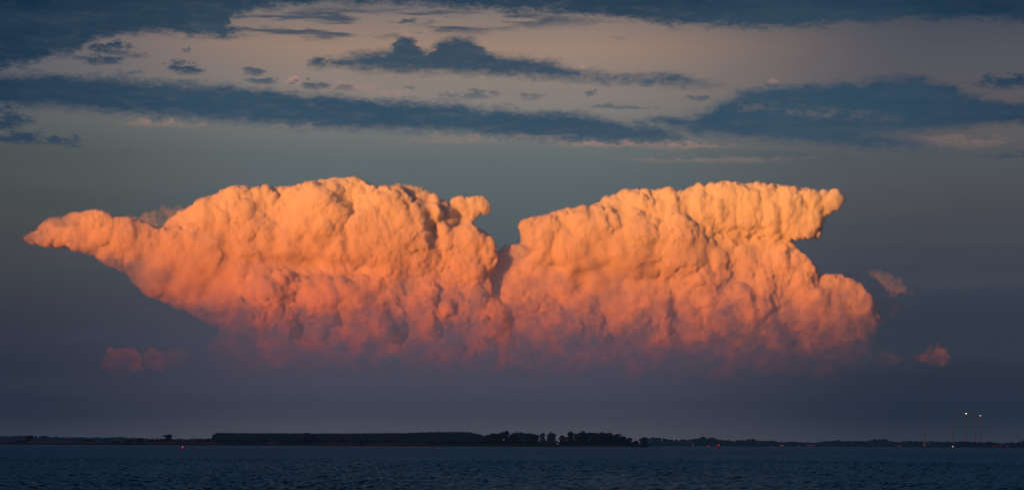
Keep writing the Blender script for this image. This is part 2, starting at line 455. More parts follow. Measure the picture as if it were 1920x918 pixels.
def tufts(name, px0, px1, dist, z0, h, wid, count, mat, seed, depth=6.0, lean=.3, keep=None):
    rng = np.random.RandomState(seed)
    x0 = at(px0, dist)[0]; x1 = at(px1, dist)[0]
    V = []; F = []
    for k in range(count):
        x = rng.uniform(x0, x1)
        if keep and not keep(x): continue
        y = dist + rng.uniform(0, depth); hh = h * rng.uniform(.55, 1.15); w = wid * rng.uniform(.5, 1.3)
        b = len(V)
        V += [(x - w / 2, y, z0), (x + w / 2, y + rng.uniform(-.3, .3), z0), (x + rng.uniform(-lean, lean) + w * .15, y, z0 + hh), (x - w * .15, y + rng.uniform(-.2, .2), z0 + hh * .95)]
        F.append((b, b + 1, b + 2, b + 3))
    o = mesh_obj(name, V, F, mat); tag(o, kind='stuff')
    return o


# ------------------------------------------------------------------ trees
def tube_mesh(pts, rads, seg=6):
    V = []; F = []
    for i, (p, r) in enumerate(zip(pts, rads)):
        for k in range(seg):
            a = 2 * math.pi * k / seg
            V.append((p[0] + r * math.cos(a), p[1] + r * math.sin(a), p[2]))
    for i in range(len(pts) - 1):
        for k in range(seg):
            a, b = i * seg + k, i * seg + (k + 1) % seg
            F.append((a, b, b + seg, a + seg))
    F.append(tuple(range(seg))[::-1]); F.append(tuple(range((len(pts) - 1) * seg, len(pts) * seg)))
    return V, F


def crown_mesh(kind, seed):
    """unit tree (height 1, nominal width 1): leaf clumps through the volume of several lobes"""
    rng = np.random.RandomState(seed)
    lobes = []
    if kind == 'poplar':
        for k in range(7):
            z = .12 + .12 * k; lobes.append((rng.uniform(-.05, .05), rng.uniform(-.05, .05), z, .50 - .02 * k if k < 5 else .42 - .08 * (k - 4), .12))
        n = 700; ls = .05
    elif kind == 'bush':
        for k in range(7):
            a = rng.uniform(0, 6.28); r = rng.uniform(.05, .33)
            lobes.append((r * math.cos(a), r * math.sin(a), rng.uniform(.2, .5), rng.uniform(.18, .3), rng.uniform(.25, .42)))
        n = 800; ls = .06
    else:
        nl = 9 if kind == 'round' else 12
        for k in range(nl):
            a = rng.uniform(0, 6.28); r = rng.uniform(.0, .30)
            z = rng.uniform(.34, .84); r *= 1.25 - abs(z - .5)
            lobes.append((r * math.cos(a), r * math.sin(a), z, rng.uniform(.15, .25), rng.uniform(.10, .17)))
        for k in range(4):
            a = rng.uniform(0, 6.28); lobes.append((.2 * math.cos(a), .2 * math.sin(a), .2, .25, .16))
        n = 1300; ls = .042
    V = []; F = []
    per = n // len(lobes)
    for (cx, cy, cz, rr, rz) in lobes:
        for _ in range(per):
            v = rng.normal(size=3); v /= np.linalg.norm(v); v *= rng.uniform(.55, 1.04) ** .6
            c = np.array([cx + v[0] * rr, cy + v[1] * rr, max(cz + v[2] * rz, .01)])
            a = rng.normal(size=3); a /= np.linalg.norm(a); b = np.cross(a, rng.normal(size=3)); b /= np.linalg.norm(b)
            s = ls * rng.uniform(.6, 1.5); k = len(V)
            V += [tuple(c - a * s - b * s * .5), tuple(c + a * s * .8 - b * s * .7), tuple(c + a * s + b * s * .6), tuple(c - a * s * .7 + b * s * .8)]
            F.append((k, k + 1, k + 2, k + 3))
    return V, F


def trunk_mesh(kind, seed):
    rng = np.random.RandomState(seed + 99)
    V, F = tube_mesh([(0, 0, -.02), (0, 0, .1), (.01, 0, .3), (.02, .01, .62)], [.035, .026, .02, .008], 7)
    if kind == 'bush': V = [(x, y, z * .6) for x, y, z in V]
    for k in range(5):
        a = rng.uniform(0, 6.28); z = rng.uniform(.12, .4) if kind != 'bush' else rng.uniform(.02, .15); L = rng.uniform(.15, .3)
        v, f = tube_mesh([(0, 0, z), (L * .5 * math.cos(a), L * .5 * math.sin(a), z + L * .5), (L * math.cos(a), L * math.sin(a), z + L * 1.1)], [.014, .009, .004], 5)
        b = len(V); V += v; F += [tuple(i + b for i in q) for q in f]
    return V, F


PROTO = {}


def proto_meshes(kind, var, leaf):
    key = (kind, var, leaf.name)
    if key not in PROTO:
        V, F = crown_mesh(kind, 300 + var * 17 + len(kind))
        c = bpy.data.meshes.new("crown"); c.from_pydata(V, [], F); c.materials.append(leaf)
        V2, F2 = trunk_mesh(kind, 300 + var)
        t = bpy.data.meshes.new("trunk"); t.from_pydata(V2, [], F2); t.materials.append(M_BARK)
        j = bpy.data.meshes.new("tree")
        j.from_pydata(V2 + V, [], F2 + [tuple(i + len(V2) for i in q) for q in F])
        j.materials.append(M_BARK); j.materials.append(leaf)
        j.polygons.foreach_set('material_index', np.array([0] * len(F2) + [1] * len(F), dtype=np.int32))
        PROTO[key] = (c, t, j)
    return PROTO[key]


def tree(name, px, dist, w, h, kind, leaf, label, group, cat='tree', var=0, z=0.0, parts=True, dy=0.0):
    """w, h in picture pixels at DIST"""
    c, t, j = proto_meshes(kind, var, leaf)
    x, y = at(px, dist)
    W = metres(w, dist); H = metres(h, dist)
    rot = random.uniform(0, 6.28)
    if parts:
        o = bpy.data.objects.new(name, None); scene.collection.objects.link(o)
        for nm, me in (('crown', c), ('trunk', t)):
            p = bpy.data.objects.new(nm, me); scene.collection.objects.link(p); p.parent = o
    else:
        o = bpy.data.objects.new(name, j); scene.collection.objects.link(o)
    o.location = (x, y + dy, z); o.scale = (W, W, H); o.rotation_euler = (0, 0, rot)
    tag(o, label, cat, group)
    return o


random.seed(7)
ground_sheet()


def land():
    # near island on the left, its right tip in front of the far shore
    ISL = 3000.0
    strip_land("island", -130, 1216, ISL, [(0, 0), (2, 1.6), (5, 2.7), (14, 3.0), (60, 3.3), (200, 3.4), (260, 0)], M_SOIL, 260, 3)
    tufts("bank_reeds", -120, 1060, ISL + 3, 0.0, 2.75, .9, 9000, M_REED, 5, 5)
    tufts("low_reeds", 1060, 1214, ISL + 4, 0.2, 2.3, .8, 1200, M_REED, 15, 5)
    xa = [at(p, ISL)[0] for p in (800,)][0]
    tufts("dry_grass", -120, 800, ISL + 16, 2.9, 1.25, 1.2, 7000, M_DRY, 6, 10, keep=lambda x: perlin(np.array([x / 42.0]), np.array([1.3]), 9)[0] > -.30)
    tufts("green_grass", 740, 1214, ISL + 16, 2.7, 1.1, 1.1, 4200, M_GREEN, 7, 10)
    strip_land("beach", 1085, 1178, ISL - 8, [(0, 0), (1.5, .45), (6, .8), (12, .9), (16, 0)], M_SAND, 40, 8, 1.5)
    # mainland behind, and the far right shore
    strip_land("mainland_shore", -300, 1260, 4380, [(0, 0), (5, 1.6), (60, 2.2), (1500, 2.4), (2400, 2.6)], M_SOIL, 120, 12)
    strip_land("far_shore", 1150, 2150, 6900, [(0, 0), (6, 1.8), (90, 2.4), (2600, 3.0)], M_SOIL, 120, 14)
    strip_land("far_shore", -400, 1200, 6900, [(0, 0), (6, 1.8), (90, 2.4), (2600, 3.0)], M_SOIL, 120, 15)
    strip_land("near_right_shore", 1786, 2100, 5500, [(0, 0), (4, 1.6), (60, 2.2), (500, 2.2), (560, 0)], M_SOIL, 60, 16)
    tufts("far_scrub", 1225, 1790, 6915, 1.0, 4.5, 7, 2600, M_LEAF, 17, 20)
    tufts("right_scrub", 1790, 2060, 5512, 1.0, 4.0, 4, 900, M_LEAF, 18, 20)


def interp(rows, x):
    return float(np.interp(x, [r[0] for r in rows], [r[1] for r in rows]))


def woods():
    R = random.Random(21)
    # poplar plantation, two rows of like trees
    tops = [(395, 818), (400, 812), (408, 809.5), (520, 810), (640, 810.5), (760, 809.5), (820, 807.5), (880, 808), (892, 811), (905, 814)]
    for row, off in ((0, 0), (1, 2.4)):
        px = 399 + off
        while px < 905:
            h = hor(px) - interp(tops, px) + R.uniform(-.6, .5) + 1.2
            tree("poplar_tree", px, 4500 + row * 16, 8.4, h, 'poplar', M_POPL, "poplar of the straight plantation, " + ("left of the dark blocky trees" if px < 515 else "between the dark blocky trees and the lone tree" if px < 575 else "right of the lone shore tree" if px < 740 else "in its half nearer the shore wood"), "poplars of the plantation", var=R.randint(0, 3), parts=False, z=1.6)
            px += 4.9
    for px, w, h, lab in ((521, 17, 20, "dark blocky tree before the poplar plantation, left of its twin"), (538, 18, 20.5, "dark blocky tree before the poplar plantation, nearer the lone shore tree")):
        tree("broad_tree", px, 4300, w, h, 'round', M_LEAF, lab, "dark trees before the poplars", var=1, z=1.5)
        tree("broad_tree", px, 4296, w * .8, h * .62, 'bush', M_LEAF, "low undergrowth at the foot of the " + ("left" if px < 530 else "right") + " dark blocky tree", "undergrowth at the foot of the dark trees", var=2, z=1.5, parts=False)
    # far wood at the left edge
    tops = [(-60, 816), (0, 815.2), (60, 813.8), (98, 814), (110, 817), (240, 817), (255, 819), (400, 820.5)]
    px = -40.0
    while px < 400:
        h = hor(px) - interp(tops, px) + R.uniform(-.8, .8) + .8
        tree("far_tree", px, 6950 + R.uniform(0, 60), R.uniform(13, 19), h, 'round', M_POPL, "bluish tree of the distant wood, " + ("at the left edge behind the tan bank" if px < 120 else "in its low middle stretch" if px < 260 else "in its lowest end towards the poplars"), "trees of the distant wood behind the island", var=R.randint(0, 4), parts=False, z=1.5)
        tree("far_tree", px + 3, 6930, R.uniform(12, 17), h * .7, 'bush', M_POPL, "bluish tree of the distant wood, " + ("at the left edge behind the tan bank" if px < 120 else "in its low middle stretch" if px < 260 else "in its lowest end towards the poplars"), "trees of the distant wood behind the island", var=R.randint(0, 4), parts=False, z=1.0)
        px += R.uniform(6.5, 9.5)
    # far shore on the right
    tops = [(1205, 820), (1215, 820), (1225, 818), (1240, 820), (1262, 823), (1290, 822), (1305, 820), (1315, 818), (1332, 818), (1342, 822), (1360, 823), (1368, 824), (1380, 824), (1395, 823), (1410, 821), (1425, 822.5), (1437, 826), (1448, 825), (1460, 825.5), (1472, 827.5), (1487, 825.5), (1500, 827), (1515, 828), (1530, 827.5), (1545, 826), (1560, 824.5), (1585, 824), (1600, 825), (1628, 825), (1634, 821.5), (1645, 821), (1658, 822), (1668, 825), (1680, 826), (1695, 825.5), (1710, 824), (1725, 826), (1740, 825.5), (1770, 826), (1800, 827.5), (1990, 828)]
    px = 1205.0
    while px < 1960:
        h = hor(px) - interp(tops, px) + R.uniform(-1.0, .5) + 1.5
        tree("far_tree", px, 6930 + R.uniform(0, 80), R.uniform(13, 20), h * 1.05, 'round', M_POPL, "bluish tree of the far shore belt, " + ("between the island tip and the red buoys" if px < 1325 else "behind the two larger red buoys" if px < 1390 else "between the tall buoy and the long farmhouse" if px < 1530 else "between the long farmhouse and the thin mast" if px < 1650 else "between the thin mast and the largest turbine" if px < 1733 else "right of the largest turbine"), "trees of the hazy belt on the far shore", var=R.randint(0, 4), parts=False, z=1.2)
        px += R.uniform(6.0, 9.0)
    # dark wood at the right edge
    tops = [(1788, 830), (1793, 826.5), (1800, 825.5), (1808, 824), (1820, 827), (1832, 827), (1842, 828), (1849, 826), (1857, 825), (1864, 830), (1875, 832), (1885, 833), (1893, 830.5), (1905, 828), (1920, 823), (1960, 821)]
    px = 1793.0
    while px < 1950:
        h = hor(px) - interp(tops, px) + R.uniform(-.8, .5) + 2
        tree("dark_tree", px, 5530 + R.uniform(0, 30), R.uniform(10, 15), h, 'round', M_LEAF, "dark tree of the spit wood, " + ("below the two brightly glinting turbines" if px < 1850 else "behind the brick houses" if px < 1895 else "at the right edge"), "dark trees on the spit below the turbines", var=R.randint(0, 4), parts=False, z=1.2)
        px += R.uniform(5, 8)


def island_plants():
    R = random.Random(5)
    B = 3.0                      # height of the island top
    sizes = [("tiny", 4.5), ("low", 6.2), ("middling", 8), ("tall", 99)]
    bushes = [(38, 15, 5), (85, 9, 3.5), (157, 23, 8), (182, 8, 3.5), (212, 13, 5), (238, 24, 6.5), (262, 24, 9), (284, 22, 7), (301, 20, 7.5), (332, 14, 4.5), (352, 12, 6), (370, 17, 8), (388, 18, 9.5), (405, 22, 6.5), (424, 19, 9), (448, 24, 7.5), (470, 16, 5.5), (493, 20, 8),
              (540, 30, 7), (560, 22, 7.5), (598, 22, 7), (614, 28, 8.5), (640, 30, 7.5), (664, 22, 6.5), (688, 28, 8), (708, 18, 5.5), (724, 24, 6.5), (748, 22, 6), (770, 18, 6.5), (795, 20, 5), (812, 18, 8), (826, 16, 7), (845, 28, 9), (866, 18, 7), (884, 22, 6.5), (902, 20, 7), (1054, 16, 7), (1092, 14, 6), (1140, 14, 6), (1165, 16, 8), (1190, 18, 10),
              (916, 18, 10), (930, 20, 11), (944, 20, 10), (957, 18, 11), (972, 18, 9), (990, 18, 9), (1004, 18, 9), (1064, 20, 10), (1078, 18, 9), (1104, 20, 10), (1118, 20, 9), (1130, 18, 10), (1152, 20, 9), (1176, 18, 9)]
    words_pos = ["near the left edge of the picture", "left of the red ball buoy", "before the left end of the poplars", "before the middle of the poplars", "before the right end of the poplars", "under the shore wood"]
    near = [(0, 200, "on the tan grass bank by the left edge"), (200, 345, "in the thicket beside the flat-topped tree"), (345, 500, "in front of the poplars' left end"), (500, 620, "around the lone shore tree"),
            (620, 800, "right of the lone shore tree"), (800, 910, "between the lit hut and shore wood"), (910, 982, "below the shore wood's first clump"), (982, 1050, "between the shore wood's two clumps"), (1050, 1300, "below the shore wood's second clump")]
    count = {}
    for px, w, h in bushes:
        sec = [s for a, b, s in near if a <= px < b][0]
        count.setdefault(sec, []).append((px, w, h))
    ordn = ["first", "second", "third", "fourth", "fifth", "sixth", "seventh", "eighth", "ninth", "tenth", "eleventh", "twelfth", "thirteenth"]
    for sec, rows in count.items():
        rows.sort()
        for k, (px, w, h) in enumerate(rows):
            size = "tall rounded" if h >= 8 else "middling" if h >= 6.5 else "low"
            tree("shore_bush", px, 3040, w * 1.05, h + 1.0, 'bush', M_LEAF, f"{size} dark bush {sec}, {ordn[k]} from left", "bushes along the island", 'bush', var=R.randint(0, 5), z=B - .2, dy=R.uniform(-10, 20))
    T = [(52, 17, 14.5, 'round', M_LEAF2, 3060, "small brownish rounded tree on the tan bank near the left edge"),
         (315, 21, 15, 'open', M_LEAF, 3050, "dark flat-topped little tree standing above the thicket near the red ball buoy"),
         (584, 30, 21.5, 'open', M_LEAF2, 3060, "lone brownish spreading tree on the island before the poplar plantation"),
         (573, 16, 13, 'round', M_LEAF, 3050, "smaller dark tree leaning against the lone spreading tree"),
         (914, 24, 18, 'open', M_LEAF2, 3090, "brownish outer tree at the left edge of the shore wood"),
         (924, 24, 21.5, 'open', M_LEAF, 3080, "dark spreading tree second from the left edge of the shore wood"),
         (936, 24, 23.5, 'open', M_LEAF, 3100, "tall dark tree in the left half of the shore wood's first clump"),
         (950, 14, 25, 'open', M_LEAF2, 3110, "slim tall tree with a pointed top in the middle of the first clump"),
         (960, 20, 24, 'open', M_LEAF, 3100, "tall brownish dark tree right of the slim pointed tree"),
         (970, 20, 17, 'round', M_LEAF, 3090, "lower dark tree at the right end of the first clump"),
         (994, 17, 21.5, 'open', M_LEAF, 3090, "single dark tree standing alone between the first and second clumps"),
         (1006, 13, 19, 'open', M_LEAF, 3120, "slender dark tree just right of the single dark tree"),
         (1058, 18, 19, 'round', M_LEAF2, 3110, "brownish outer tree at the left end of the second clump"),
         (1070, 20, 24, 'open', M_LEAF2, 3120, "tall reddish brown tree in the left of the second clump"),
         (1082, 20, 22.5, 'open', M_LEAF, 3100, "dark full tree between the reddish tree and the tallest of the second clump"),
         (1091, 20, 26, 'open', M_LEAF, 3130, "tallest dark tree at the crest of the second clump"),
         (1103, 20, 23.5, 'open', M_POPL, 3140, "paler green tree right of the second clump's crest"),
         (1115, 18, 21.5, 'open', M_LEAF2, 3120, "reddish rounded tree in the middle of the second clump"),
         (1128, 22, 24, 'open', M_POPL, 3150, "pale bluish tree on the right half of the second clump"),
         (1141, 20, 22, 'open', M_LEAF2, 3140, "brown tinted tree towards the right end of the second clump"),
         (1154, 22, 22.5, 'open', M_POPL, 3150, "pale rounded tree near the right end of the second clump"),
         (1169, 22, 18, 'round', M_POPL, 3160, "sloping outer tree where the second clump falls away to the right"),
         (1177, 18, 13, 'round', M_LEAF, 3070, "small dark dome tree in front of the clump's right slope"),
         (1207, 17, 14, 'round', M_LEAF, 3070, "dark rounded tree at the very tip of the island"),
         (977, 30, 26, 'round', M_POPL, 4450, "hazy blue tree behind the first clump, its top just showing"),
         (1018, 15, 23, 'round', M_POPL, 4450, "narrow hazy blue tree left of the big dome tree"),
         (1034, 30, 24, 'round', M_POPL, 4440, "big hazy blue dome shaped tree between the two clumps"),
         (995, 34, 23, 'round', M_POPL, 4460, "broad hazy blue tree behind the single dark tree"),
         (1120, 34, 23, 'round', M_POPL, 4460, "broad hazy blue tree behind the second clump")]
    for i, (px, w, h, kd, lf, d, lab) in enumerate(T):
        tree("shore_tree" if d < 4000 else "hazy_tree", px, d, w * 1.12, h + 1.5, kd, lf, lab, "trees of the shore wood" if px > 900 else "single trees on the island", var=i % 6, z=B - .3 if d < 4000 else 1.8)



# ------------------------------------------------------------------ small built things
def box_mesh(x0, x1, y0, y1, z0, z1):
    V = [(x0, y0, z0), (x1, y0, z0), (x1, y1, z0), (x0, y1, z0), (x0, y0, z1), (x1, y0, z1), (x1, y1, z1), (x0, y1, z1)]
    F = [(0, 3, 2, 1), (4, 5, 6, 7), (0, 1, 5, 4), (1, 2, 6, 5), (2, 3, 7, 6), (3, 0, 4, 7)]
    return V, F


def empty(name, loc):
    o = bpy.data.objects.new(name, None); scene.collection.objects.link(o); o.location = loc
    return o


def house(px, dist, w, d, h, roof_h, wall, roof, label, z=1.5, lit=None, cat='house', group=None, name="house"):
    x, y = at(px, dist)
    r = empty(name, (x, y, z)); tag(r, label, cat, group)
    V, F = box_mesh(-w / 2, w / 2, -d / 2, d / 2, 0, h); mesh_obj("wall", V, F, wall, r)
    o = .35
    V = [(-w / 2 - o, -d / 2 - o, h + .01), (w / 2 + o, -d / 2 - o, h + .01), (w / 2 + o, d / 2 + o, h + .01), (-w / 2 - o, d / 2 + o, h + .01), (-w / 2 - o, 0, h + roof_h), (w / 2 + o, 0, h + roof_h)]
    rf = mesh_obj("roof", V, [(0, 1, 5, 4), (2, 3, 4, 5), (1, 2, 5), (3, 0, 4), (3, 2, 1, 0)], roof, r)
    V, F = box_mesh(w * .22, w * .22 + .7, -.35, .35, h + roof_h * .5, h + roof_h + .9); mesh_obj("chimney", V, F, M_BRICK, rf)
    V, F = box_mesh(-.5, .5, -d / 2 - .06, -d / 2 - .003, 0, 2.1); mesh_obj("door", V, F, M_ROOFG, r)
    for k in (-.34, .30):
        V, F = box_mesh(w * k - .6, w * k + .6, -d / 2 - .05, -d / 2 - .003, 1.0, 2.3); wn = mesh_obj("window", V, F, M_WHITE, r)
        V, F = box_mesh(w * k - .5, w * k + .5, -d / 2 - .07, -d / 2 - .053, 1.1, 2.2); mesh_obj("pane", V, F, lit or M_PANE, wn)
    return r


def turbine(px, dist, hub_px, blade_px, angle, label, glow=None, scale_w=1.0):
    """hub_px: hub height above the horizon line in picture pixels"""
    x, y = at(px, dist)
    H = metres(hub_px, dist) + CAM_H; L = metres(blade_px, dist)
    r = empty("wind_turbine", (x, y, 0)); tag(r, label, "wind turbine", "wind turbines at the right")
    V, F = tube_mesh([(0, 0, -1), (0, 0, 3), (0, 0, H * .5), (0, 0, H - 1.2)], [3.3 * scale_w, 3.1 * scale_w, 2.2 * scale_w, 1.5 * scale_w], 20)
    mesh_obj("tower", V, F, M_WHITE, r, smooth=True)
    # nacelle: a rounded box along the rotor axis (rotor faces the viewer's side)
    V, F = [], []
    secs = [(-4.4, 1.1, 1.2), (-3.4, 1.7, 1.8), (0, 1.9, 2.0), (4.5, 1.8, 1.9), (6.8, 1.2, 1.3)]
    n = 12
    for yy, a, b in secs:
        for k in range(n):
            t = 2 * math.pi * k / n; c, s = math.cos(t), math.sin(t)
            q = 1 / max(abs(c), abs(s)) ** .55
            V.append((a * c * q, yy, H + b * s * q))
    for i in range(len(secs) - 1):
        for k in range(n): F.append((i * n + k, i * n + (k + 1) % n, (i + 1) * n + (k + 1) % n, (i + 1) * n + k))
    F += [tuple(range(n)), tuple(range(len(secs) * n - 1, (len(secs) - 1) * n - 1, -1))]
    na = mesh_obj("nacelle", V, F, M_WHITE, r, smooth=True)
    V, F = tube_mesh([(0, 0, 0), (0, 0, 1.0), (0, 0, 2.2), (0, 0, 2.9)], [1.5, 1.6, 1.1, .2], 14)
    V = [(a, -4.3 - c, H + b) for a, b, c in V]
    mesh_obj("hub", V, F, M_WHITE, r, smooth=True)
    for k in range(3):
        t = math.radians(angle + 120 * k)
        ux, uz = math.cos(t), math.sin(t)
        V = []; F = []
        st = [(0.6, .8, .8), (3, .9, .7), (L * .2, 2.0, .5), (L * .5, 1.5, .34), (L * .8, .95, .2), (L, .28, .07)]
        for s, cw, th in st:
            for a, b in ((-cw * .35, -th / 2), (cw * .1, -th), (cw * .9, 0), (cw * .1, th), (-cw * .35, th / 2)):
                V.append((ux * s - uz * a, -5.4 + b, H + uz * s + ux * a))
        for i in range(len(st) - 1):
            for q in range(5): F.append((i * 5 + q, i * 5 + (q + 1) % 5, (i + 1) * 5 + (q + 1) % 5, (i + 1) * 5 + q))
        F += [(0, 1, 2, 3, 4), tuple(range(len(V) - 1, len(V) - 6, -1))]
        mesh_obj("blade", V, F, M_WHITE, r, smooth=True)
    if glow:  # glowing cap added to stand in for sun glinting on the nacelle
        V, F = tube_mesh([(0, -2.6, H + 2.0), (0, -2.6, H + 2.5), (0, -2.6, H + 4.0), (0, -2.6, H + 4.5)], [1.0, 1.4 * glow[1], 1.3 * glow[1], .6], 12)
        mesh_obj("glow", V, F, glow[0], r, smooth=True)
    return r


def buoy(px, dist, h_px, w_px, label, spar=True, py=None):
    x, y = at(px, dist)
    H = metres(h_px, dist); W = metres(w_px, dist)
    r = empty("buoy", (x, y, 0)); tag(r, label, "buoy", "red buoys on the water")
    if spar:
        V, F = tube_mesh([(0, 0, -.5), (0, 0, .35), (0, 0, .7), (0, 0, .75)], [W * .8, W * .85, W * .6, W * .1], 16); mesh_obj("float", V, F, M_RED, r, smooth=True)
        V, F = tube_mesh([(0, 0, .7), (0, 0, H * .55), (0, 0, H * .86)], [W * .55, W * .42, W * .30], 14); mesh_obj("tower", V, F, M_RED, r, smooth=True)
        V, F = tube_mesh([(0, 0, H * .86), (0, 0, H * .9), (0, 0, H), (0, 0, H * 1.02)], [W * .34, W * .4, W * .36, W * .1], 12); mesh_obj("glow", V, F, M_GLOW_R, r, smooth=True)  # glowing cap added so the buoy's red reads bright
    else:
        pts = [(0, 0, W * .5 * (1 - math.cos(t)) - .3) for t in np.linspace(.1, math.pi - .1, 9)]
        V, F = tube_mesh(pts, [W * .5 * math.sin(t) for t in np.linspace(.1, math.pi - .1, 9)], 16); mesh_obj("float", V, F, M_RED, r, smooth=True)
        V, F = tube_mesh([(0, 0, W - .35), (0, 0, W + .15), (0, 0, W + .5)], [W * .16, W * .2, W * .1], 10); mesh_obj("glow", V, F, M_GLOW_R, r, smooth=True)  # same added glow on top of the ball
    return r


def small_things():
    turbine(1733, 6300, 59.5, 19.5, 106, "largest wind turbine, pale pink tower standing down to the waterline, left of the other four")
    turbine(1786.5, 8600, 58.5, 19, 103, "faint wind turbine second from the left, one blade up and one to the right")
    turbine(1811.5, 7600, 59.5, 18.5, 32, "wind turbine whose nacelle shows the brightest white glint", (M_GLINT_W, 1.5))
    turbine(1829, 9300, 55, 17, 100, "faintest hazy wind turbine squeezed between the two that show white glints")
    turbine(1838.5, 7900, 56, 17, 90, "rightmost wind turbine with a smaller, dimmer white glint", (M_GLINT_D, 1.5))
    buoy(1347, 1700, 8.5, 2.6, "tall bright red buoy, the largest, just right of a smaller one")
    buoy(1328, 2400, 4.2, 2.2, "smaller red buoy close to the left of the tall bright red one")
    buoy(342, 1100, 3.4, 3.8, "round red ball buoy off the island bank, alone on the left water", spar=False)
    buoy(1446.5, 4200, 2.6, 1.5, "tiny dim red buoy beyond and right of the tall buoy", spar=True)
    buoy(1498.5, 4000, 2.8, 1.6, "tiny dim red buoy farthest right, beside the pale roofed houses")
    house(818, 3070, 5.5, 5, 3.6, 1.6, M_WALL, M_ROOF, "little hut with warm glowing panes among the bushes before the poplars", z=3.4, lit=M_PANE_GLOW, cat="hut", name="hut")  # pane glow added in place of sunlight on the gable
    house(1299, 6890, 9, 8, 6.5, 3, M_WALL, M_ROOF, "small pale house left of the red buoys on the far shore", z=1.8)
    house(1465.5, 6890, 9, 7, 3.6, 2.4, M_WALL, M_ROOF, "pale lit cottage between the two tiny red buoys on the far shore", z=1.8, lit=M_PANE_GLOW)
    house(1519, 6890, 26, 10, 3.2, 4, M_WALL, M_ROOF, "long low farmhouse with a pale sloping roof right of the last red buoy", z=1.8)
    house(1686, 6890, 9, 8, 4.0, 2.5, M_BRICK, M_ROOF, "small red house left of the largest wind turbine", z=1.8, lit=M_PANE_GLOW)
    house(1866, 5495, 12, 7, 3.2, 2.0, M_BRICK, M_ROOF, "long low red brick house on the spit, left of its smaller neighbours", z=1.6)
    house(1875, 5495, 4, 4, 3.6, 1.6, M_WALL, M_ROOF, "small pale hut between the red brick houses on the spit", z=1.6, cat="hut", name="hut")
    house(1887, 5495, 9, 6, 3.0, 1.8, M_BRICK, M_ROOF, "short red brick house on the spit nearest the right edge", z=1.6)
    # shore light at the left end of the spit
    x, y = at(1786, 5480)
    r = empty("shore_light", (x, y, 0)); tag(r, "low shore light glowing warm at the left tip of the wooded spit", "navigation light")
    V, F = tube_mesh([(0, 0, -1), (0, 0, 1.6), (0, 0, 2.0)], [1.1, .8, 1.3], 12); mesh_obj("post", V, F, M_STEEL, r)
    V, F = tube_mesh([(0, 0, 2.01), (0, 0, 2.4), (0, 0, 3.6), (0, 0, 4.0)], [.7, 1.0, .9, .4], 12); mesh_obj("glow", V, F, M_LAMP_S, r, smooth=True)
    # mast on the far shore
    x, y = at(1649, 6960)
    V, F = tube_mesh([(0, 0, 0), (0, 0, 18), (0, 0, 34)], [.9, .6, .3], 8)
    o = mesh_obj("radio_mast", V, F, M_STEEL); o.location = (x, y, 2); tag(o, "thin grey mast rising above the far trees left of the red house", "mast")


def haze_box():
    V, F = box_mesh(-12000, 12000, -300, 9900, -2.4, 185)
    m = bpy.data.materials.new("evening_haze"); m.use_nodes = True; m.node_tree.nodes.clear(); N = NT(m.node_tree)
    p = N.n.new('ShaderNodeVolumePrincipled'); p.inputs['Color'].default_value = (.22, .72, 1.0, 1); p.inputs['Density'].default_value = HAZE
    p.inputs['Anisotropy'].default_value = 0.0
    out = N.n.new('ShaderNodeOutputMaterial'); N.l.new(p.outputs[0], out.inputs['Volume'])
    o = mesh_obj("haze", V, F, m); tag(o, kind='stuff')


HAZE = 1.0e-4
M_SEA = water_material()
waves()
land()
woods()
island_plants()
small_things()
haze_box()
#SETTING-END

# ------------------------------------------------------------------ storm clouds: closed relief bodies, real light does the shading
def sdf_poly(X, Y, poly):
    """positive inside"""
    P = np.array(poly, dtype=float); Q = np.roll(P, -1, 0)
    d = np.full(X.shape, 1e9); ins = np.zeros(X.shape, bool)
    for (x0, y0), (x1, y1) in zip(P, Q):
        ex, ey = x1 - x0, y1 - y0
        t = np.clip(((X - x0) * ex + (Y - y0) * ey) / (ex * ex + ey * ey + 1e-9), 0, 1)
        d = np.minimum(d, np.hypot(X - x0 - t * ex, Y - y0 - t * ey))
        c = ((y0 > Y) != (y1 > Y)) & (X < (x1 - x0) * (Y - y0) / ((y1 - y0) if y1 != y0 else 1e-9) + x0)
        ins ^= c
    return np.where(ins, d, -d)


def smooth01(t):
    t = np.clip(t, 0, 1); return t * t * (3 - 2 * t)


def blur(a, n):
    for _ in range(n):
        a = (np.roll(a, 1, 0) + 2 * a + np.roll(a, -1, 0)) / 4
        a = (np.roll(a, 1, 1) + 2 * a + np.roll(a, -1, 1)) / 4
    return a


STEP = 1.25
RELIEF = .78
DEPTH = 1.0
CLOUD_D = 60000.0
PXM = CLOUD_D / FPX


def puffs(H, X0, Y0, xs, ys, zs, rx, ry, rz):
    for x, y, z, a, b, c in zip(xs, ys, zs, rx, ry, rz):
        i0 = max(int((x - a - X0) / STEP), 0); i1 = min(int((x + a - X0) / STEP) + 2, H.shape[1])
        j0 = max(int((y - b - Y0) / STEP), 0); j1 = min(int((y + b - Y0) / STEP) + 2, H.shape[0])
        if i1 <= i0 or j1 <= j0: continue
        gx = (X0 + np.arange(i0, i1) * STEP - x) / a; gy = (Y0 + np.arange(j0, j1) * STEP - y) / b
        q = 1 - gx[None, :] ** 2 - gy[:, None] ** 2
        s = np.where(q > 0, z + c * np.sqrt(np.maximum(q, 0)), -1e3)
        np.maximum(H[j0:j1, i0:i1], s, out=H[j0:j1, i0:i1])


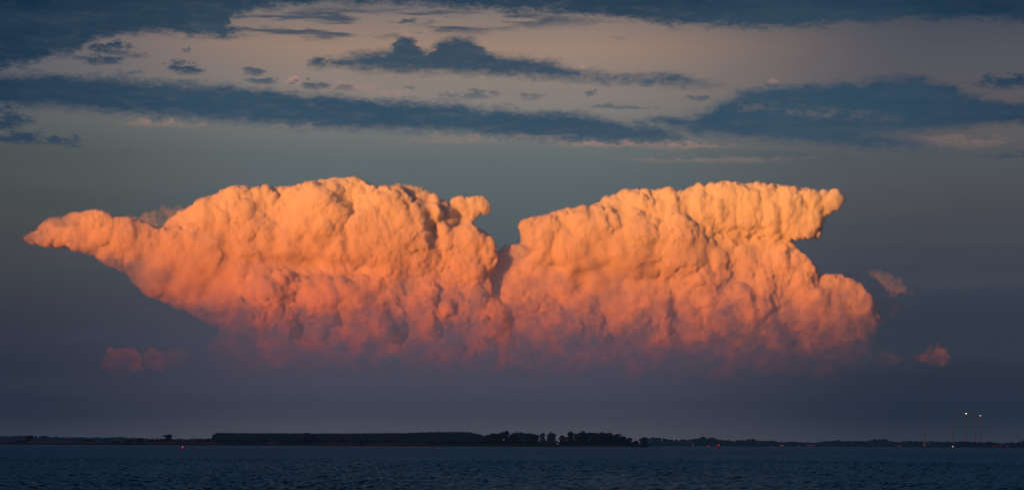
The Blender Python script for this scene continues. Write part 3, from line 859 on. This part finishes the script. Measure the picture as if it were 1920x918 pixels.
def layer_height(poly, X, Y, X0, Y0, seed, thick=60, levels=((26, 60, 1.0), (12, 300, .8), (6, 900, .7)), stretch=(1, 1), fat=1.0, edge=.15, base=0.0, reach=90, fray=2.6, tilt=0.0):
    """one lobe of cloud: an inflated outline covered in ever smaller billows"""
    rng = np.random.RandomState(seed)
    D = sdf_poly(X, Y, poly)
    D = D + fray * (fbm(X / 30, Y / 30, seed + 60, 3) * 1.2 + (np.abs(fbm(X / 10, Y / 10, seed + 61, 4, .7)) - .2) * 3.0)
    B = np.where(D > 0, (base + thick * np.sqrt(np.clip(1 - (1 - np.clip(D / reach, 0, 1)) ** 2, 0, 1))) * .48, -1e3)
    B = np.where(D > 0, B - tilt * (Y - Y[D > 0].min()), B)
    H = B.copy()
    fat = fat * RELIEF
    ins = np.argwhere(D > 0)
    for r, n, k in levels:
        sel = ins[rng.randint(0, len(ins), n)]
        if r < 14:                                   # the small turrets crowd together, calmer cloud between them
            cl = perlin(sel[:, 1] * STEP / 55, sel[:, 0] * STEP / 38, seed + int(r)) + .12
            sel = sel[cl > rng.rand(n) * .25]; n = len(sel)
        rr = r * (0.55 + 0.9 * rng.rand(n) ** 1.5)
        d = D[sel[:, 0], sel[:, 1]]
        rr = np.minimum(rr, d * (1.0 + edge) + 2.5)
        h = H[sel[:, 0], sel[:, 1]]
        xs = X0 + sel[:, 1] * STEP; ys = Y0 + sel[:, 0] * STEP
        o = np.argsort(-rr)
        zc = h - rr * fat * (1 - .68 * k)
        puffs(H, X0, Y0, xs[o], ys[o], zc[o], (rr * stretch[0])[o], (rr * stretch[1])[o], (rr * fat)[o])
    return H


def bilin(H, fx, fy):
    fx = np.clip(fx, 0, H.shape[1] - 1.001); fy = np.clip(fy, 0, H.shape[0] - 1.001)
    i = fx.astype(int); j = fy.astype(int); u = fx - i; v = fy - j
    return (H[j, i] * (1 - u) + H[j, i + 1] * u) * (1 - v) + (H[j + 1, i] * (1 - u) + H[j + 1, i + 1] * u) * v


SIGMA = 0.018                   # scattering per metre inside the clouds


def cloud_material():
    """bright water vapour: light scatters inside the body; a thin denser skin keeps the billows crisp"""
    m = bpy.data.materials.new("cloud_vapour"); m.use_nodes = True
    m.node_tree.nodes.clear(); N = NT(m.node_tree)
    at = N.n.new('ShaderNodeAttribute'); at.attribute_name = 'vapour'
    dif = N.n.new('ShaderNodeBsdfDiffuse'); dif.inputs['Color'].default_value = (.95, .95, .95, 1)
    tra = N.n.new('ShaderNodeBsdfTransparent')
    mx = N.n.new('ShaderNodeMixShader')
    N.l.new(N.math('MULTIPLY', N.math('POWER', at.outputs['Fac'], 2.0), .19), mx.inputs[0]); N.l.new(tra.outputs[0], mx.inputs[1]); N.l.new(dif.outputs[0], mx.inputs[2])
    out = N.n.new('ShaderNodeOutputMaterial'); N.l.new(mx.outputs[0], out.inputs[0])
    v = N.n.new('ShaderNodeVolumeScatter'); v.inputs['Color'].default_value = (.997, .997, .997, 1)
    v.inputs['Anisotropy'].default_value = 0.0
    pos = N.n.new('ShaderNodeNewGeometry').outputs['Position']
    f = N.noise(pos, 1 / 850.0, 6, .66)
    N.l.new(N.smooth(f, .34, .64, SIGMA * .42, SIGMA * 1.5), v.inputs['Density'])
    N.l.new(v.outputs[0], out.inputs['Volume'])
    return m


CLOUD_MAT = cloud_material()


def build_cloud(name, layers, seed, box, carves=(), warp=7.0, soft=1, fade=(745, 485), fuzz=1.0, smooth_zones=(), thin_zones=(), dens=1.0, edge_soft=26.0, dist=CLOUD_D, rough=1.0, lump=1.0):
    X0, X1, Y0, Y1 = box
    xs = np.arange(X0, X1, STEP); ys = np.arange(Y0, Y1, STEP)
    X, Y = np.meshgrid(xs, ys)
    H = np.full(X.shape, -1e3)
    for L in layers:
        L = dict(L)
        H = np.maximum(H, layer_height(L.pop('poly'), X, Y, X0, Y0, **L))
    # twist the round billows into less regular shapes
    wx = fbm(X / 46, Y / 46, seed + 1, 4) * warp * .55 + fbm(X / 14, Y / 14, seed + 2, 3) * warp * .5
    wy = fbm(X / 46, Y / 46, seed + 3, 4) * warp * .55 + fbm(X / 14, Y / 14, seed + 4, 3) * warp * .5
    Hs = np.maximum(H, -12)
    Hs = bilin(Hs, (X + wx - X0) / STEP, (Y + wy - Y0) / STEP)
    mask_h = Hs.copy()
    for (cx, cy, ax, ay, ang, dep) in carves:
        c, s = math.cos(math.radians(ang)), math.sin(math.radians(ang))
        u = ((X - cx) * c + (Y - cy) * s) / ax; v = (-(X - cx) * s + (Y - cy) * c) / ay
        Hs = Hs - .30 * dep * np.exp(-(u * u + v * v) * (1 + .3 * fbm(X / 20, Y / 20, seed + 9, 3)))
    inside = mask_h > 0
    Hs = np.where(inside, np.maximum(Hs, .5), Hs)
    Hs = Hs + np.where(inside, 1.0, 0) * lump * (fbm(X / 60, Y / 60, seed + 5, 5) * 9)
    Hs = Hs + np.where(inside, 1.0, 0) * rough * (fbm(X / 9, Y / 9, seed + 6, 4, .6) * 2.6 + np.abs(fbm(X / 24, Y / 24, seed + 16, 4, .58)) * 6 + fbm(X / 9, Y / 9, seed + 17, 4, .7) * 2 - 2)
    Hc = np.where(inside, np.maximum(Hs, 0), 0)
    Hb = blur(Hc, soft)
    Hw = blur(Hb, 40)
    sm = smooth01((fbm(X / 110, Y / 60, seed + 12, 4) + .0) / .5) * .5
    for (cx, cy, ax, ay, k) in smooth_zones:
        sm = np.maximum(sm, k * np.exp(-((X - cx) / ax) ** 2 - ((Y - cy) / ay) ** 2))
    Hb = Hb * (1 - sm) + np.minimum(Hw, Hb + 6) * sm
    edge = blur(inside.astype(float), int(edge_soft))
    # cloud thins towards its outline; base thinned in place of low haze
    n = fbm(X / 16, Y / 16, seed + 7, 5, .6); n2 = fbm(X / 60, Y / 24, seed + 8, 5, .55)
    D = smooth01((edge - .34 + n * .16 * fuzz) / (.56 + .1 * (fuzz - 1)))
    if fuzz > 1: D = D * smooth01(.75 + 1.1 * fbm(X / 26, Y / 18, seed + 19, 5, .6))
    yb = Y + fbm(X / 48, Y / 36, seed + 8, 5, .55) * 60 + n * 22
    D = D * smooth01((fade[0] - yb) / (fade[0] - fade[1])) ** 1.3 * dens
    for (cx, cy, ax, ay, k) in thin_zones:
        D = D * (1 - k * np.exp(-((X - cx + n * 20) / ax) ** 2 - ((Y - cy + n2 * 30) / ay) ** 2))
    solid = inside & (Hb > .05)
    k = smooth01((.70 - D) / .65)                     # where the cloud is thin its billows are soft
    Hb = Hb * (1 - k * .6) + blur(Hb, 8) * k * .6
    # triangulated closed body: front relief and a shallower back that share the rim
    hgt, wid = X.shape
    use = np.zeros(X.shape, bool)
    cell = solid[:-1, :-1] | solid[1:, :-1] | solid[:-1, 1:] | solid[1:, 1:]
    cell &= (D[:-1, :-1] + D[1:, 1:]) > 0.004
    use[:-1, :-1] |= cell; use[1:, :-1] |= cell; use[:-1, 1:] |= cell; use[1:, 1:] |= cell
    Hb = Hb * DEPTH
    Hf = Hb
    idx = -np.ones(X.shape, int); idx[use] = np.arange(use.sum())
    nf = use.sum()
    backm = use & solid & (D > .001)
    idb = idx.copy(); idb[backm] = nf + np.arange(backm.sum())
    d = ray(X[use], Y[use])
    VF = d * (dist - Hf[use] * PXM)[:, None]
    db = ray(X[backm], Y[backm])
    # how much vapour one looks through gives the body its thickness: thin where the cloud frays or fades at its base
    T = np.minimum(-np.log(1 - np.clip(D[backm], 0, .99999)) / (SIGMA * .9), 900 + Hf[backm] * PXM * .8)
    VB = db * (dist - Hf[backm] * PXM + T)[:, None]
    V = np.concatenate([VF, VB]); V[:, 2] += CAM_H
    j, i = np.nonzero(cell)
    F = np.stack([idx[j, i], idx[j + 1, i], idx[j + 1, i + 1], idx[j, i + 1]], 1)
    B = np.stack([idb[j, i], idb[j, i + 1], idb[j + 1, i + 1], idb[j + 1, i]], 1)
    att = np.concatenate([D[use], D[backm]])
    return mesh_obj(name, V, np.concatenate([F, B]), CLOUD_MAT, smooth=True, attr={'vapour': att})


# left storm cloud
BIG = ((40, 26, 1.1), (20, 150, 1.05), (10, 900, .9), (5.5, 2600, .9))
L_layers = [
    dict(poly=[(40, 443), (60, 433), (82, 412), (110, 402), (150, 398), (185, 394), (215, 404), (240, 401), (262, 408), (292, 428), (330, 425), (420, 440), (520, 470), (560, 520), (540, 600), (440, 628), (380, 602), (310, 568), (250, 536), (234, 512), (200, 494), (165, 474), (130, 462), (80, 463), (48, 452)],
         seed=11, thick=55, base=112, reach=80, fat=.5, tilt=.20, edge=.1, levels=((26, 50, .8), (14, 110, .7), (8, 220, .6))),
    dict(poly=[(296, 432), (315, 408), (350, 386), (400, 362), (455, 346), (500, 350), (560, 346), (600, 335), (640, 331), (672, 337), (690, 350), (745, 345), (790, 350), (830, 370), (850, 395), (860, 450), (860, 560), (700, 600), (500, 590), (360, 540), (300, 470)],
         seed=12, thick=120, base=6, reach=130, fat=.7, levels=BIG),
    dict(poly=[(660, 400), (700, 375), (745, 370), (780, 380), (800, 410), (806, 440), (796, 470), (800, 505), (760, 520), (690, 512), (650, 480), (643, 440)],
         seed=13, thick=60, base=112, reach=55, fat=.7, levels=((20, 40, .8), (11, 140, .7), (6, 400, .6))),
    dict(poly=[(822, 480), (845, 430), (880, 416), (910, 430), (932, 462), (930, 500), (918, 522), (930, 560), (930, 610), (850, 610), (826, 560)],
         seed=14, thick=55, base=80, reach=45, fat=.7, levels=((16, 40, .8), (9, 120, .7), (5, 300, .6))),
    dict(poly=[(838, 377), (860, 366), (885, 368), (905, 368), (921, 385), (918, 402), (900, 403), (893, 412), (880, 424), (850, 428), (835, 400)],
         seed=15, thick=24, base=14, reach=24, fat=.7, levels=((10, 20, .8), (6, 60, .7))),
    dict(poly=[(440, 520), (520, 505), (600, 522), (700, 515), (800, 530), (900, 550), (948, 575), (962, 625), (958, 690), (900, 720), (600, 720), (400, 720), (388, 650), (428, 600)],
         seed=16, thick=70, base=95, reach=90, fat=.8, levels=((34, 34, 1.15), (17, 200, 1.05), (9, 900, 1.0), (5, 2400, 1.0))),
]
L_carves = [(812, 420, 62, 11, 78, 60), (600, 496, 105, 13, 4, 90), (400, 480, 90, 14, 8, 18), (650, 455, 40, 9, 85, 40), (690, 350, 40, 8, 12, 22), (568, 610, 55, 20, 80, 80), (745, 590, 70, 20, 60, 80), (470, 455, 60, 9, -10, 14),
            (860, 400, 26, 22, 30, 26), (880, 650, 40, 20, 40, 80), (480, 640, 30, 14, 70, 60), (660, 650, 60, 12, 10, 60), (810, 655, 50, 14, 20, 60), (520, 430, 26, 12, 20, 14), (905, 500, 50, 7, 80, 14), (690, 560, 40, 14, 70, 20)]
L_smooth = [(330, 520, 110, 60, .95), (680, 545, 110, 40, .7), (430, 450, 90, 30, .6), (560, 470, 120, 30, .6)]
L_thin = [(340, 610, 110, 45, .8), (230, 530, 60, 40, .7), (400, 690, 70, 60, .75), (110, 474, 60, 14, .5), (55, 440, 36, 22, .6), (95, 410, 50, 10, .4), (200, 498, 50, 14, .5)]
R_smooth = [(1130, 520, 120, 60, .95), (1300, 470, 140, 22, .7), (1560, 610, 90, 60, .8), (1080, 640, 80, 40, .6)]
R_thin = [(1640, 685, 80, 60, .9), (1652, 650, 26, 50, .95), (960, 480, 30, 40, .35), (1650, 600, 30, 40, .3)]
left_storm = build_cloud("storm_cloud", L_layers, 100, (20, 985, 310, 740), L_carves, smooth_zones=L_smooth, thin_zones=L_thin)
tag(left_storm, "wider of the two billowing orange storm clouds, with a long tapering tail", "cloud", "storm clouds over the far shore")

R_layers = [
    dict(poly=[(1100, 392), (1135, 368), (1180, 355), (1230, 357), (1290, 352), (1340, 344), (1390, 341), (1440, 344), (1500, 352), (1545, 359), (1576, 359), (1588, 374), (1572, 392), (1550, 402), (1546, 412), (1540, 442), (1500, 449), (1420, 440), (1340, 446), (1250, 446), (1150, 420)],
         seed=21, fray=1.2, thick=75, base=60, reach=60, fat=.7, stretch=(.8, 1.2), levels=((20, 40, .6), (11, 260, .75), (6, 1400, .9))),
    dict(poly=[(970, 435), (980, 412), (1010, 405), (1045, 395), (1080, 385), (1120, 385), (1200, 392), (1260, 400), (1320, 415), (1350, 470), (1300, 510), (1200, 520), (1080, 510), (1020, 490), (985, 465)],
         seed=22, thick=80, base=90, reach=70, fat=.65, levels=((30, 40, .8), (16, 140, .7), (8, 300, .6), (5, 500, .5))),
    dict(poly=[(1000, 462), (1100, 455), (1300, 440), (1480, 438), (1500, 470), (1522, 492), (1532, 520), (1560, 512), (1600, 530), (1640, 562), (1656, 595), (1640, 640), (1610, 720), (1400, 720), (1200, 720), (1000, 720), (930, 720), (935, 600), (960, 560), (1000, 500)],
         seed=23, thick=80, base=40, reach=100, fat=.7, levels=((36, 50, 1.1), (18, 260, 1.05), (9, 1500, .9), (5, 3500, .9))),
    dict(poly=[(945, 525), (968, 485), (1000, 475), (1022, 495), (1037, 520), (1022, 545), (1032, 590), (960, 600), (938, 570)],
         seed=24, thick=40, base=95, reach=35, fat=.7, levels=((14, 30, .8), (8, 120, .7), (4, 250, .6))),
    dict(poly=[(912, 500), (930, 470), (945, 458), (968, 454), (992, 462), (1000, 500), (975, 560), (950, 640), (912, 640)],
         seed=25, thick=20, base=18, reach=30, fat=.6, levels=((10, 20, .8), (6, 60, .7))),
    dict(poly=[(1518, 535), (1545, 510), (1582, 515), (1612, 530), (1640, 562), (1630, 600), (1580, 615), (1530, 590)],
         seed=26, thick=34, base=62, reach=40, fat=.8, levels=((18, 30, .8), (10, 90, .7), (6, 200, .6))),
    dict(poly=[(1150, 560), (1200, 530), (1255, 540), (1270, 580), (1262, 640), (1230, 660), (1170, 620)],
         seed=27, thick=34, base=105, reach=40, fat=.8, levels=((16, 30, .8), (8, 160, .8), (4, 300, .7))),
    dict(poly=[(1290, 600), (1330, 570), (1400, 590), (1440, 588), (1475, 605), (1482, 650), (1460, 690), (1380, 680), (1310, 660)],
         seed=28, thick=40, base=105, reach=40, fat=.8, levels=((18, 30, .8), (9, 160, .8), (5, 260, .7))),
    dict(poly=[(1518, 690), (1516, 640), (1535, 622), (1556, 640), (1570, 690), (1545, 712)],
         seed=29, thick=22, base=95, reach=24, fat=.8, levels=((10, 16, .8), (6, 40, .7))),
]
for i, (x, y, w, h) in enumerate([(1355, 485, 22, 30), (1395, 478, 26, 20), (1437, 512, 22, 17), (1472, 515, 12, 15), (1505, 518, 14, 18), (1402, 520, 14, 14), (1430, 545, 22, 12)]):
    R_layers.append(dict(poly=[(x + w * math.cos(a), y + h * math.sin(a)) for a in np.linspace(0, 2 * math.pi, 12, endpoint=False)], seed=40 + i, thick=16, base=110, reach=14, fat=.7, levels=((9, 14, .8), (5, 30, .7))))
R_carves = [(1410, 462, 120, 15, 0, 36), (1330, 490, 36, 8, 80, 26), (1545, 400, 30, 10, 60, 20), (1420, 560, 70, 8, 85, 20), (1272, 600, 50, 13, 80, 80), (1170, 430, 40, 8, 78, 14), (1225, 460, 30, 9, 80, 18),
            (1400, 655, 60, 18, 20, 80), (1180, 650, 70, 12, 15, 60), (1500, 640, 40, 16, 50, 80), (1580, 585, 60, 9, -8, 30), (1300, 560, 40, 14, 60, 40), (1250, 405, 90, 7, 4, 14), (1340, 400, 30, 5, 85, 14), (1380, 405, 34, 5, 85, 16), (1430, 410, 34, 6, 86, 18), (1465, 408, 36, 6, 88, 20), (1515, 410, 36, 8, 80, 20), (1560, 575, 60, 9, -8, 12)]
right_storm = build_cloud("storm_cloud", R_layers, 200, (905, 1690, 320, 740), R_carves, smooth_zones=R_smooth, thin_zones=R_thin)
tag(right_storm, "orange storm cloud with a flat overhanging anvil top, nearer the wind turbines", "cloud", "storm clouds over the far shore")

small = [
    ([(188, 690), (193, 652), (240, 643), (262, 660), (266, 690), (222, 712)], (160, 300, 620, 740), .26, "small dim pink cloud, puffy block below the storm cloud's tail", 31),
    ([(264, 662), (280, 646), (310, 656), (340, 650), (362, 654), (352, 678), (310, 700), (268, 694)], (240, 390, 620, 730), .22, "small dim pink cloud with a ragged double top beside the puffy block", 32),
    ([(1702, 670), (1715, 655), (1745, 649), (1784, 658), (1788, 682), (1750, 688), (1715, 684)], (1680, 1810, 630, 710), .3, "small dusky red cloud above the wind turbines", 33),
    ([(1560, 512), (1610, 500), (1655, 503), (1700, 528), (1709, 550), (1684, 560), (1720, 566), (1690, 592), (1650, 616), (1600, 620), (1570, 560)], (1520, 1760, 470, 660), .24, "faint mauve wisp of cloud trailing from the anvil cloud", 34),
    ([(246, 406), (270, 391), (320, 384), (352, 390), (330, 415), (300, 436), (262, 425)], (220, 380, 365, 455), .3, "dim smooth cloud puff tucked in the notch behind the long cloud tail", 35),
    ([(1632, 668), (1650, 655), (1680, 660), (1705, 672), (1680, 684), (1645, 682)], (1610, 1725, 635, 700), .12, "very faint pink scrap of cloud beside the dusky red cloud", 36),
]
for poly, box, de, lab, sd in small:
    o = build_cloud("small_cloud", [dict(poly=poly, seed=sd, thick=10, base=2, reach=20, fat=.6, fray=9.0, levels=((10, 14, .8), (6, 50, .7)))], sd * 10, box, fade=(760, 640) if sd in (31, 32, 33, 36) else (1000, 800), fuzz=4.0, dens=de, edge_soft=14, dist=CLOUD_D + 2500)
    tag(o, lab, "cloud", "small clouds around the storm clouds")


# ------------------------------------------------------------------ sun filter: unseen volumes added behind the viewer to redden and dim the sunlight
def sun_filter():
    # side view (distance back from the start, height): thick near the ground, thinning upwards
    e = math.tan(ea)
    prof = [(0, 38000), (5500, 36000), (8000, 32500), (9200, 28500), (9800, 26000), (10400, 19000), (11000, 13000), (11800, 8500), (12600, 5200), (13500, 2300), (15200, 200)]
    s = np.array([SUN_DIR.x, SUN_DIR.y]); s /= np.linalg.norm(s); p = np.array([-s[1], s[0]])
    V = []; B = 14000
    for W in (-75000, 15000):
        for h, th in prof: V.append((*(s * B + p * W), h + 2))
        for h, th in reversed(prof): V.append((*(s * (B + th) + p * W), h + 2))
    n = len(prof) * 2
    F = [list(range(n)), list(range(2 * n - 1, n - 1, -1))] + [[i, n + i, n + (i + 1) % n, (i + 1) % n] for i in range(n)]
    m = bpy.data.materials.new("sun_filter"); m.use_nodes = True; m.node_tree.nodes.clear(); N = NT(m.node_tree)
    ab = N.n.new('ShaderNodeVolumeAbsorption'); ab.inputs['Color'].default_value = (.79, .30, .07, 1); ab.inputs['Density'].default_value = 1.35e-4
    out = N.n.new('ShaderNodeOutputMaterial'); N.l.new(ab.outputs[0], out.inputs['Volume'])
    o = mesh_obj("sun_filter_volume", V, F, m)
    import bmesh
    bm = bmesh.new(); bm.from_mesh(o.data); bmesh.ops.recalc_face_normals(bm, faces=bm.faces); bm.to_mesh(o.data); bm.free()
    tag(o, kind='stuff'); o['label'] = "unseen added volume that reddens the low sun"
    return o


def low_sun_filter():
    """unseen box added to dim the red sun on ground, trees and turbines"""
    s = np.array([SUN_DIR.x, SUN_DIR.y]); s /= np.linalg.norm(s); p = np.array([-s[1], s[0]])
    V = []
    for z in (2, 3200):
        for a, b in ((4500, -30000), (13800, -30000), (13800, 30000), (4500, 30000)): V.append((*(s * a + p * b), z))
    o = mesh_obj("sun_filter_volume", V, [(0, 3, 2, 1), (4, 5, 6, 7), (0, 1, 5, 4), (1, 2, 6, 5), (2, 3, 7, 6), (3, 0, 4, 7)], None)
    import bmesh
    bm = bmesh.new(); bm.from_mesh(o.data); bmesh.ops.recalc_face_normals(bm, faces=bm.faces); bm.to_mesh(o.data); bm.free()
    m = bpy.data.materials.new("low_sun_filter"); m.use_nodes = True; m.node_tree.nodes.clear(); N = NT(m.node_tree)
    ab = N.n.new('ShaderNodeVolumeAbsorption'); ab.inputs['Color'].default_value = (.28, .86, .86, 1); ab.inputs['Density'].default_value = 1.8 / 9300 / .7
    out = N.n.new('ShaderNodeOutputMaterial'); N.l.new(ab.outputs[0], out.inputs['Volume'])
    o.data.materials.append(m); tag(o, kind='stuff')


sun_filter()
low_sun_filter()
